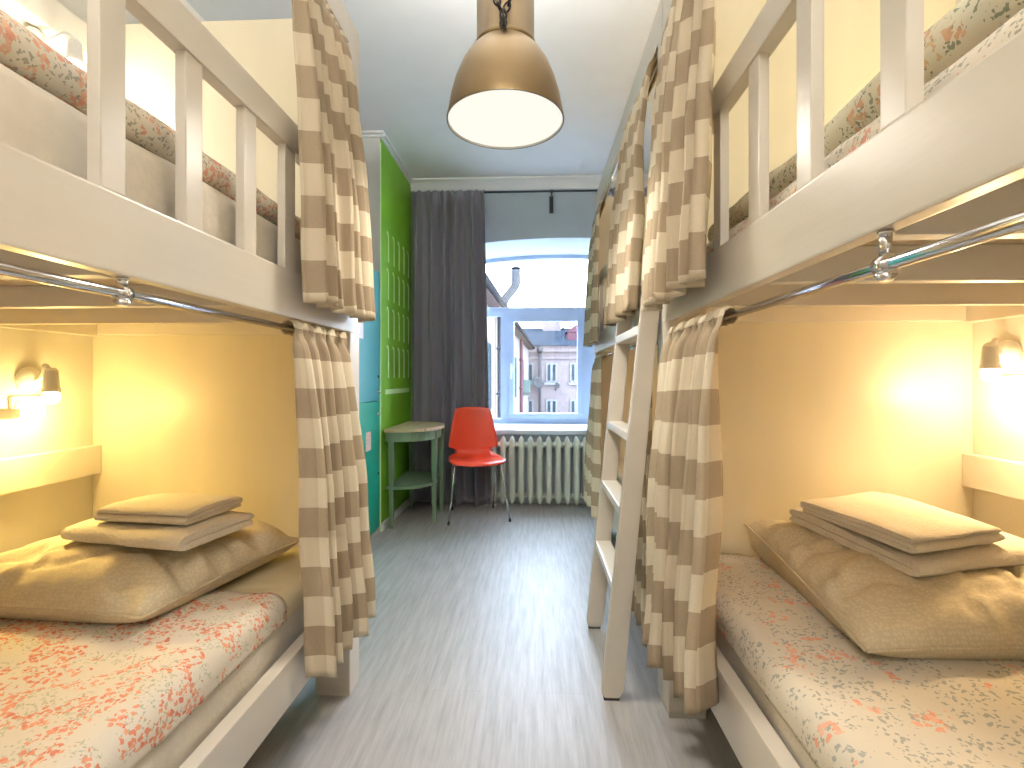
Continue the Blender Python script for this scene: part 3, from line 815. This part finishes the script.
read_lamp('white reading lamp in the far lower right berth, behind the ladder and curtains', (WR, 2.9, 1.15), -1, (WR-.12, 2.9, 1.10), 'bulb_warm', (1, .72, .38), 4.0)
read_lamp('white reading lamp in the far upper right berth, behind the high curtains', (WR, 2.6, 2.15), -1, (WR-.12, 2.6, 2.10), 'bulb_warm', (1, .75, .40), 6.0)
def socket(label, x, y, z, d):
    t = thing('power_socket', label, 'socket', (x, y, z), 'white power sockets below the reading lamps')
    bm = B(); box(bm, x, x+d*.012, y-.055, y+.055, z-.035, z+.035, .004); obj('plate', bm, 'plastic_white', t)
    for k in (-.026, .026):
        bm = B(); lathe(bm, [(.0001, .010), (.019, .010), (.021, .016), (.023, .016), (.023, .012)], 0, 0, 20, M=Matrix.Translation((x, y+k, z)) @ Matrix.Rotation(d*PI/2, 4, 'Y'))
        obj('outlet', bm, 'plastic_white', t)
socket('white double power socket under the reading lamp of the lower left berth', WL, 1.53, 1.01, 1)
socket('white double power socket under the reading lamp of the near lower right berth', WR, 1.54, 1.075, -1)
def wall_shelf(label, x, y0, y1, z, d):
    t = thing('wall_shelf', label, 'shelf', (x, y1, z), 'tiny shelves under the reading lamps')
    bxo('board', 'ledge_paint', t, x, x+d*.10, y0, y1, z-.028, z+.0, bev=.003)
wall_shelf('small cream shelf board on the wall beside the lower left reading lamp', WL, 1.05, 1.42, 1.012, 1)
wall_shelf('small cream shelf board on the wall beside the lower right reading lamp', WR, .95, 1.345, 1.03, -1)

# ------------------------------------------------------------------ pendant
pc = (-.097, 1.64)
pen = thing('pendant_lamp', 'large bell-shaped brass pendant lamp hanging between the bunks', 'lamp', (pc[0], pc[1], 1.96))
R0 = .188; zr = 1.945
bm = B()
outer = [(R0+.004, zr-.003), (R0+.004, zr+.003), (R0-.002, zr+.03), (R0-.010, zr+.075), (R0-.024, zr+.125), (R0-.045, zr+.175), (R0-.070, zr+.215), (R0-.092, zr+.238), (.094, zr+.243)]
inner = [(.090, zr+.238), (R0-.075, zr+.208), (R0-.050, zr+.168), (R0-.029, zr+.120), (R0-.015, zr+.072), (R0-.006, zr+.03), (R0, zr-.003)]
lathe(bm, outer+inner+[(R0+.004, zr-.003)], pc[0], pc[1], 72, matidx=[0]*(len(outer))+[1]*(len(inner)-1)+[0])
obj('lamp_shade', bm, ['brass', 'plastic_white'], pen)
bm = B()
lathe(bm, [(.096, zr+.236), (.100, zr+.240), (.100, zr+.248), (.094, zr+.252), (.094, zr+.50), (.09, zr+.512), (.03, zr+.52), (.0001, zr+.522)], pc[0], pc[1], 56)
obj('gear_housing', bm, 'brass', pen)
bm = B(); lathe(bm, [(.0001, zr+.006), (.08, zr+.006), (R0-.002, zr+.004)], pc[0], pc[1], 56); obj('diffuser', bm, 'pendant_glow', pen)
bm = B(); tube(bm, [(pc[0], pc[1], zr+.52), (pc[0], pc[1], CEIL-.03)], .006, 8); lathe(bm, [(.0001, CEIL-.035), (.05, CEIL-.03), (.055, CEIL), (.0001, CEIL)], pc[0], pc[1], 24); obj('suspension', bm, 'black_iron', pen)
# chain looping down the front of the housing
bm = B()
def link(p, dirv, flip):
    dirv = dirv.normalized(); side = Vector((0, 1, 0)) if flip else Vector((1, 0, 0))
    side = (side-dirv*side.dot(dirv)).normalized(); pts = []
    for k in range(13):
        a = 2*PI*k/12; pts.append(p+dirv*math.cos(a)*.0165+side*math.sin(a)*.0095)
    tube(bm, pts, .0032, 6, cap=False)
cy_ = pc[1]-.112
ch = []
for k in range(9): ch.append(Vector((pc[0]-.034+.034*(k/8)**3, cy_, zr+.44-.021*k)))
for k in range(9): ch.append(Vector((pc[0]+.034-.034*((8-k)/8)**3, cy_, zr+.44-.021*(8-k))))
for i, p in enumerate(ch):
    q = ch[i+1] if i+1 < len(ch) else ch[i-1]
    if i == 8 or i == 9: q = p+Vector((0, 0, .02))
    link(p, q-p, i % 2)
for k in range(3): link(Vector((pc[0], cy_-.004, zr+.255-.012*k+.01)), Vector((0, 0, 1)), k % 2)
box(bm, pc[0]-.008, pc[0]+.008, cy_-.006, pc[1]-.092, zr+.235, zr+.262, .003)
obj('chain', bm, 'black_iron', pen)
l = bpy.data.lights.new('pendant_light', 'SPOT'); l.energy = 55; l.color = (1, .93, .82); l.shadow_soft_size = .12; l.spot_size = math.radians(165); l.spot_blend = .8
lo = bpy.data.objects.new('pendant_light', l); C.objects.link(lo); lo.parent = pen; lo.location = (0, 0, -.02)

l = bpy.data.lights.new('fill_uplight', 'SPOT'); l.energy = 34; l.color = (1, .98, .96); l.shadow_soft_size = .06; l.spot_size = math.radians(177); l.spot_blend = .12  # added upward fill above the housing to lift the ceiling, not the pendant's own bulb
lo = bpy.data.objects.new('fill_uplight', l); C.objects.link(lo); lo.parent = pen; lo.location = (0, 0, .56); lo.rotation_euler = (PI, 0, 0)
# added fill lamp, unseen behind the viewpoint, brightens the room off the ceiling
cl = thing('fill_lamp', 'added white drum fill lamp, unseen behind the viewpoint', 'lamp', (-.1, -.85, 2.5))
bm = B(); lathe(bm, [(.20, 2.46), (.205, 2.46), (.205, 2.56), (.20, 2.56), (.20, 2.46)], -.1, -.85, 40); obj('drum', bm, 'plastic_white', cl)
bm = B(); lathe(bm, [(.0001, 2.50), (.199, 2.50), (.199, 2.52), (.0001, 2.52)], -.1, -.85, 40); obj('diffuser', bm, 'pendant_glow', cl)
bm = B(); tube(bm, [(-.1, -.85, 2.52), (-.1, -.85, CEIL)], .008, 8); obj('suspension', bm, 'plastic_white', cl)
for zz, rx_, en in ((-.045, 0, 8), (.065, PI, 165)):
    l = bpy.data.lights.new('fill_light', 'AREA'); l.shape = 'DISK'; l.size = .38; l.energy = en; l.color = (1, .96, .92)
    lo = bpy.data.objects.new('fill_light', l); C.objects.link(lo); lo.parent = cl; lo.location = (0, 0, zz); lo.rotation_euler = (rx_, 0, 0)

# ------------------------------------------------------------------ lockers
def locker(y0, y1, label, first=None):
    t = thing('locker', label, 'locker', (GW, (y0+y1)/2, 0), 'teal two-door lockers along the left wall')
    bxo('body', 'teal_body', t, WL+.01, GW-.018, y0, y1, .03, 1.865, bev=0)
    bxo('plinth', 'light_base', t, WL+.02, GW-.004, y0, y1, 0, .03, bev=0)
    for z0, z1, m in ((.948, 1.858, 'teal_upper'), (.045, .942, 'teal_lower')):
        dr = bxo('door', m, t, GW-.017, GW, y0+.002, y1-.002, z0, z1, bev=.003)
        zk = z0+.06 if z0 > .5 else z1-.09
        for yy in (y0+.035, y1-.035):
            g = B(); lathe(g, [(.0001, .017), (.010, .016), (.013, .010), (.009, .004), (.014, 0)], 0, 0, 16, M=Matrix.Translation((GW, yy, zk)) @ Matrix.Rotation(PI/2, 4, 'Y'))
            obj('knob', g, 'chrome', dr)
            g = B(); lathe(g, [(.0001, .006), (.009, .005), (.010, 0)], 0, 0, 14, M=Matrix.Translation((GW, yy, zk+(.11 if z0 > .5 else -.42))) @ Matrix.Rotation(PI/2, 4, 'Y'))
            obj('lock', g, 'dark_steel', dr)
    return t
locker(1.99, 2.50, 'teal two-door locker nearest the left bunk, hidden behind the checked curtains')
locker(2.505, 3.015, 'teal two-door locker second from the green wall, behind the checked curtains')
locker(3.02, 3.535, 'teal two-door locker adjoining the green wall, paper notes stuck on it')
def note(label, y0, y1, z0, z1, mat='paper'):
    bm = B(); box(bm, GW+.0005, GW+.002, y0, y1, z0, z1); obj('paper_note', bm, mat, label=label, cat='note', group='paper notes on the lockers')
note('small white note high on the upper locker door, nearer the green wall', 3.28, 3.37, 1.50, 1.63)
note('small pale note high on the upper locker door, just beside the curtain', 3.09, 3.19, 1.36, 1.52)
note('small pinkish note on the green lower locker door', 3.24, 3.34, .62, .745, 'paper_pink')

# slots drawn on the green wall
dec = thing('wall_decoration', 'rows of pale hooked strokes over a bar on the green wall', 'wall decoration', (GW, 4.0, 1.0))
ztops = [2.205, 1.925, 1.635, 1.345]; ys_ = [3.745, 3.895, 4.045, 4.195, 4.345]
lens = [.22, .225, .225, .235]
for r_ in range(4):
    for y in ys_:
        bm = B(); zt0 = ztops[r_]
        pts = [(y-.035, zt0-.0), (y-.018, zt0-.004), (y-.006, zt0-.016), (y, zt0-.036), (y, zt0-lens[r_])]
        w = .009
        for a, b_ in zip(pts, pts[1:]):
            d_ = Vector((b_[0]-a[0], b_[1]-a[1])).normalized(); n_ = Vector((-d_.y, d_.x))*w
            a = (a[0]-d_.x*.002, a[1]-d_.y*.002)
            prism(bm, [(a[0]+n_.x, a[1]+n_.y), (b_[0]+n_.x, b_[1]+n_.y), (b_[0]-n_.x, b_[1]-n_.y), (a[0]-n_.x, a[1]-n_.y)], GW+.0005, GW+.004, 'x')
        obj('stroke', bm, 'decal_green', dec)
bm = B(); box(bm, GW+.0005, GW+.006, 3.66, 4.36, .985, 1.022, .001); obj('bar', bm, 'decal_green', dec)

# ------------------------------------------------------------------ corner table
tb = thing('side_table', 'half-round sage green table with a worn wooden top against the green wall', 'table', (-1.0, 3.97, 0))
def arc(cx, cy, rx, ry, n=18, a0=-PI/2, a1=PI/2):
    return [(cx+rx*math.cos(a0+(a1-a0)*k/n), cy+ry*math.sin(a0+(a1-a0)*k/n)) for k in range(n+1)]
tx = GW+.018; ty = 3.985
def dshape(g): 
    # flat back on the wall, front chamfer, curved towards the room
    return [(tx, 3.60-g), (tx+.07+g*.3, 3.585-g)] + [(tx+.07+.305*math.sin(a)**.8 if math.sin(a) > 0 else tx+.07, 3.585-g + (4.27+g-3.585+g)*(1-math.cos(a))/2*1.0) for a in [PI*k/20 for k in range(1, 20)]] + [(tx+.03, 4.27+g), (tx, 4.27+g)]
def dsh(g):
    pts = [(tx, 3.60-g)]
    for k in range(17):
        a = -PI/2+PI*k/16
        pts.append((tx+.04+(.31+g)*max(0, math.cos(a))**.75, 3.93+(.335+g)*math.sin(a)))
    pts.append((tx, 4.265+g)); return pts
bm = B(); prism(bm, dsh(.02), .712, .735); obj('tabletop', bm, 'pine_top', tb)
bm = B(); prism(bm, dsh(-.005), .64, .711); obj('apron', bm, 'sage_paint', tb)
bm = B(); prism(bm, dsh(-.015), .290, .312); obj('shelf', bm, 'sage_paint', tb)
for x, y in ((-1.055, 3.64), (-.775, 3.83), (-.775, 4.13), (-1.055, 4.235)):
    bm = B()
    a = [bm.verts.new((x+sx*.014, y+sy*.014, 0)) for sx, sy in ((-1, -1), (1, -1), (1, 1), (-1, 1))]
    b_ = [bm.verts.new((x+sx*.021, y+sy*.021, .70)) for sx, sy in ((-1, -1), (1, -1), (1, 1), (-1, 1))]
    bm.faces.new(a[::-1]); bm.faces.new(b_)
    for k in range(4): bm.faces.new((a[k], a[(k+1) % 4], b_[(k+1) % 4], b_[k]))
    obj('leg', bm, 'sage_paint', tb)

# ------------------------------------------------------------------ chair
CH = Vector((-.47, 3.99, 0)); ca = math.radians(14)
chair = thing('chair', 'glossy red moulded chair on thin chrome legs in front of the window curtain', 'chair', CH)
def cr(x, y, z):  # local: x right, y back
    return Vector((CH.x+x*math.cos(ca)-y*math.sin(ca), CH.y+x*math.sin(ca)+y*math.cos(ca), z))
# side profile from top of back to front lip: (y, z, halfwidth)
pf = [(.262, .862, .118), (.260, .855, .140), (.257, .84, .152), (.250, .79, .164), (.243, .73, .176), (.234, .66, .190), (.227, .60, .200), (.223, .56, .205), (.220, .540, .205), (.219, .532, .199), (.2185, .527, .180), (.218, .522, .162), (.217, .512, .150), (.214, .497, .146),
      (.208, .482, .148), (.196, .467, .158), (.176, .456, .182), (.15, .450, .202), (.12, .446, .213), (.06, .443, .217), (0, .444, .220), (-.06, .448, .222), (-.12, .452, .221), (-.165, .452, .216), (-.195, .446, .200), (-.212, .436, .175)]
bm = B(); rows = []; nn = 18
for i, (y, z, hw) in enumerate(pf):
    row = []
    for k in range(nn+1):
        u = -1+2*k/nn
        if i < 12: yy = y - .030*u*u*(hw/.2)**2; zz = z - (.006*u*u if i < 3 else 0)
        else: yy = y; zz = z + .012*u*u*(1 if i > 16 else (i-12)/4)
        if i >= len(pf)-3: yy += .02*u*u
        row.append(bm.verts.new(cr(u*hw, yy, zz)))
    rows.append(row)
for a, b_ in zip(rows, rows[1:]):
    for k in range(nn):
        f = bm.faces.new((a[k], a[k+1], b_[k+1], b_[k])); f.smooth = True
sh = obj('seat_shell', bm, 'red_shell', chair); mod_solid(sh, .011, 0)
for k, (sx, yt, yb) in enumerate(((-1, -.10, -.20), (1, -.10, -.20), (-1, .13, .235), (1, .13, .235))):
    bm = B(); xb = .235 if k < 2 else .175
    tube(bm, [cr(sx*.10, yt, .433), cr(sx*.165, yt*1.05, .431), cr(sx*.182, yt*1.15, .42), cr(sx*(.182+(xb-.182)*.5), (yt+yb)/2, .21), cr(sx*xb, yb, .012)], .0075, 10)
    lg = obj('leg', bm, 'chrome', chair)
    bm = B(); tube(bm, [cr(sx*xb, yb, 0), cr(sx*xb, yb, .02)], .010, 10); obj('leg_cap', bm, 'rubber', lg)

# ------------------------------------------------------------------ radiator
rad = thing('radiator', 'cream cast-iron column radiator beneath the window', 'radiator', (.1, YB-.09, 0))
rx = -.358
def section():
    bm = B(); yc = YB-.095
    for dy in (-.045, .045):
        pr = [(.008, .012), (.021, .035), (.0255, .06), (.0255, .54), (.021, .56), (.008, .583)]
        # rounded column
        ringz = []
        for r, z in [(.0001, .008)]+pr+[(.0001, .59)]:
            ringz.append((r, z))
        lathe(bm, ringz, 0, yc+dy, 16)
    for z in (.075, .515):
        tube(bm, [(0, yc-.045, z), (0, yc+.045, z)], .022, 12)
        tube(bm, [(-.0395, yc, z), (.0395, yc, z)], .024, 14)
        tube(bm, [(-.0395, yc-.040, z), (.0395, yc-.040, z)], .015, 12)
    bmesh.ops.translate(bm, vec=(rx, 0, .012), verts=bm.verts)
    return obj('section', bm, 'rad_paint', rad)
s0 = section()
for k in range(1, 15):
    c = s0.copy(); C.objects.link(c); c.parent = rad; c.location = s0.location + Vector((.0795*k, 0, 0))
bm = B(); tube(bm, [(rx+.0795*14+.04, YB-.095, .087), (1.05, YB-.095, .087), (1.05, YB-.005, .087)], .012, 10); obj('pipe', bm, 'rad_paint', rad)
bm = B()
bm.free()
for x in (rx, rx+.0795*14):
    bm = B(); box(bm, x-.02, x+.02, YB-.15, YB-.045, 0, .02, .003); obj('foot', bm, 'rad_paint', rad)

# ------------------------------------------------------------------ courtyard outside
bm = B(); box(bm, -30, 40, 6.5, 60, -9.2, -9); struct('ground', bm, 'courtyard')
fb = thing('building', 'pink building facing across the courtyard with a slate roof', 'building', (1.5, 25, -9))
bm = B(); box(bm, -2.5, 12, 25, 35, -9, 2.75); box(bm, -2.5, 12, 24.8, 25, 2.45, 2.75); box(bm, -2.5, 12, 24.9, 25, 2.1, 2.2); obj('wall', bm, 'pink_stucco', fb)
bm = B()
prism(bm, [(24.6, 2.75), (28.3, 3.98), (35, 3.98), (35.2, 2.75)], -2.6, 12, 'x'); obj('roof', bm, 'slate_roof', fb)
bm = B(); box(bm, .42, 1.42, 27.6, 28.8, 3.2, 4.42); box(bm, .36, 1.48, 27.5, 28.9, 4.42, 4.56); obj('chimney', bm, 'pink_stucco', fb)
bm = B(); box(bm, 1.65, 3.4, 25.6, 27.5, 2.9, 3.5); prism(bm, [(1.58, 3.5), (3.5, 3.5), (3.3, 3.9), (2.1, 3.9)], 25.5, 27.5, 'y'); obj('dormer', bm, 'ext_red', fb)
def ewin(x0, x1, z0, z1):
    bm = B(); box(bm, x0, x1, 24.93, 25.02, z0, z1); box(bm, x0-.08, x1+.08, 24.85, 25.0, z0-.14, z0-.02)
    w = obj('window', bm, 'ext_white', fb)
    m = (x0+x1)/2
    for a, b_ in ((x0+.08, m-.06), (m+.06, x1-.08)):
        g = B(); box(g, a, b_, 24.91, 24.94, z0+.08, z1-.08); obj('pane', g, 'ext_glass', w)
for row in (0, -1.82, -4.0, -6.1):
    for x in (-.62, .55, 1.74, 2.93, 4.12, 5.31, 6.5):
        ewin(x, x+.55, .95+row, 1.90+row)
lb = thing('building', 'cream building along the left side of the courtyard, seen edge-on through the narrow pane', 'building', (-2, 15, -9))
def skew(v):  # wall line from (-.86,8) to (-.42,25)
    return v
bm = B()
A0 = (-1.02, 7.2); A1 = (-.32, 24.3)
poly = [A0, A1, (-9, 24.6), (-9, 7.2)]
prism(bm, poly, -9, 2.55); obj('wall', bm, 'cream_stucco', lb)
bm = B()
def lbx(t): return (A0[0]+(A1[0]-A0[0])*t, A0[1]+(A1[1]-A0[1])*t)
v = []
for t in (0, 1):
    x, y = lbx(t)
    v.append([bm.verts.new(p) for p in ((x+.22, y, 2.52), (x+.22, y, 2.62), (x-2.6, y, 4.9), (x-6.0, y, 2.62), (x-6.0, y, 2.52))])
for k in range(5): bm.faces.new((v[0][k], v[0][(k+1) % 5], v[1][(k+1) % 5], v[1][k]))
bm.faces.new(v[0][::-1]); bm.faces.new(v[1]); obj('roof', bm, 'roof_brown', lb)
bm = B(); tube(bm, [(lbx(0)[0]+.27, lbx(0)[1], 2.60), (lbx(1)[0]+.27, lbx(1)[1], 2.60)], .06, 8); obj('gutter', bm, 'ext_dark', lb)
for t in (.12, .30, .50, .72):
    x, y = lbx(t); dx, dy = (A1[0]-A0[0])/17.4, (A1[1]-A0[1])/17.4
    for z0 in (.5, -1.6, -4):
        bm = B(); prism(bm, [(x, y), (x+.03, y), (x+.03+dx*.8, y+dy*.8), (x+dx*.8, y+dy*.8)], z0, z0+1.3); obj('window', bm, 'ext_glass', lb)
for t, mt in ((.22, 'galv'), (.62, 'ext_red')):
    x, y = lbx(t); bm = B(); tube(bm, [(x+.10, y, 2.5), (x+.10, y, -9)], .06, 8)
    for k in range(8): tube(bm, [(x+.10, y, 1.8-k), (x+.10, y, 1.75-k)], .08, 8)
    obj('drainpipe', bm, mt, lb)
vp = thing('vent_pipe', 'galvanised vent pipe with an elbow and rain cap rising beside the left roof', 'vent pipe', (-.35, 13, 2.6))
def vpP(px, py, y):
    return Vector(((px-535)/500*y, y, 1.1+(379-py)/500*y))
D_ = 13.
bm = B(); pts = [vpP(502, 322, D_), vpP(503, 306, D_), vpP(505, 299, D_), vpP(514, 288, D_), vpP(516, 284, D_), vpP(516, 270, D_)]
tube(bm, pts, .12, 14); obj('pipe', bm, 'galv', vp)
bm = B(); c = vpP(516, 268, D_); lathe(bm, [(.14, c.z-.02), (.14, c.z), (.02, c.z+.06), (.0001, c.z+.06)], c.x, c.y, 16); obj('rain_cap', bm, 'ext_dark', vp)
for i, (px, py, y, r) in enumerate(((537, 383, 24.4, .30), (556, 386, 24.5, .14))):
    p = vpP(px, py, y); t = thing('satellite_dish', ['larger grey satellite dish on the wall of the pink building, beside its drainpipe', 'small satellite dish under a window of the pink building'][i], 'satellite dish', p, 'satellite dishes across the courtyard')
    bm = B(); lathe(bm, [(.0001, .0), (r*.5, .03), (r, .12), (r, .13), (r*.5, .045), (.0001, .015)], 0, 0, 20, M=Matrix.Translation(p) @ Matrix.Rotation(math.radians(75), 4, 'X') @ Matrix.Rotation(.5, 4, 'Y')); obj('dish', bm, 'galv', t)
    bm = B(); tube(bm, [p+Vector((0, .05, 0)), p+Vector((0, 25-y, -.2))], .03, 6); obj('arm', bm, 'ext_dark', t)
bm = B(); tube(bm, [vpP(540, 350, 24.72), vpP(540, 440, 24.72)], .07, 8); tube(bm, [vpP(540, 347, 24.66), vpP(540, 352, 24.66)], .13, 8)
obj('drainpipe', bm, 'galv', label='grey drainpipe down the front of the pink building', cat='drainpipe')
for i, (px, top, bot, y) in enumerate(((563, 285, 330, 28.), (578, 270, 330, 27.5))):
    bm = B(); tube(bm, [vpP(px, bot, y), vpP(px, top, y)], .05, 6)
    if i == 0:
        for yy, w in ((297, 2), (293, 1.2)): tube(bm, [vpP(px-w, yy, y), vpP(px+w, yy, y)], .04, 5)
    obj('antenna', bm, 'ext_dark', label=['antenna mast with crossbars on the slate roof above the pink building', 'tall thin bare antenna mast on the slate roof, nearer the right bunk'][i], cat='antenna', group='roof antennas')
p0, p1 = vpP(521, 393, 20), vpP(530, 380, 20)
bm = B(); box(bm, p0.x, p1.x, 20, 20.5, p0.z, p1.z, .02); box(bm, p0.x-.3, p1.x-.05, 20.1, 20.4, p0.z-.1, p0.z-.02)
obj('air_conditioner', bm, 'ext_teal', label='pale teal box unit fixed to the left building across the courtyard', cat='air conditioner')

# ------------------------------------------------------------------ world, camera
w = bpy.data.worlds.new('World'); S.world = w; w.use_nodes = True
nt = w.node_tree; nt.nodes.clear()
o = nt.nodes.new('ShaderNodeOutputWorld'); bg = nt.nodes.new('ShaderNodeBackground')
tc = nt.nodes.new('ShaderNodeTexCoord'); sp = nt.nodes.new('ShaderNodeSeparateXYZ'); nt.links.new(tc.outputs['Generated'], sp.inputs[0])
nt.links.new(ramp(nt, sp.outputs[2], [(0, (.80, .90, 1)), (.5, (.66, .81, 1))]), bg.inputs[0])
bg.inputs[1].default_value = 21.0
nt.links.new(bg.outputs[0], o.inputs[0])

cam = bpy.data.cameras.new('camera'); co = bpy.data.objects.new('camera', cam); C.objects.link(co)
co.location = (0, 0, 1.1); co.rotation_euler = (PI/2, 0, math.atan(23/500))
cam.sensor_width = 36; cam.lens = 36*500/1024; cam.shift_y = -5/1024; cam.clip_start = .02
S.camera = co
vs = S.view_settings; vs.view_transform = 'Standard'; vs.look = 'None'; vs.gamma = 1; vs.use_curve_mapping = False; vs.exposure = .42
S.cycles.sample_clamp_indirect = 8
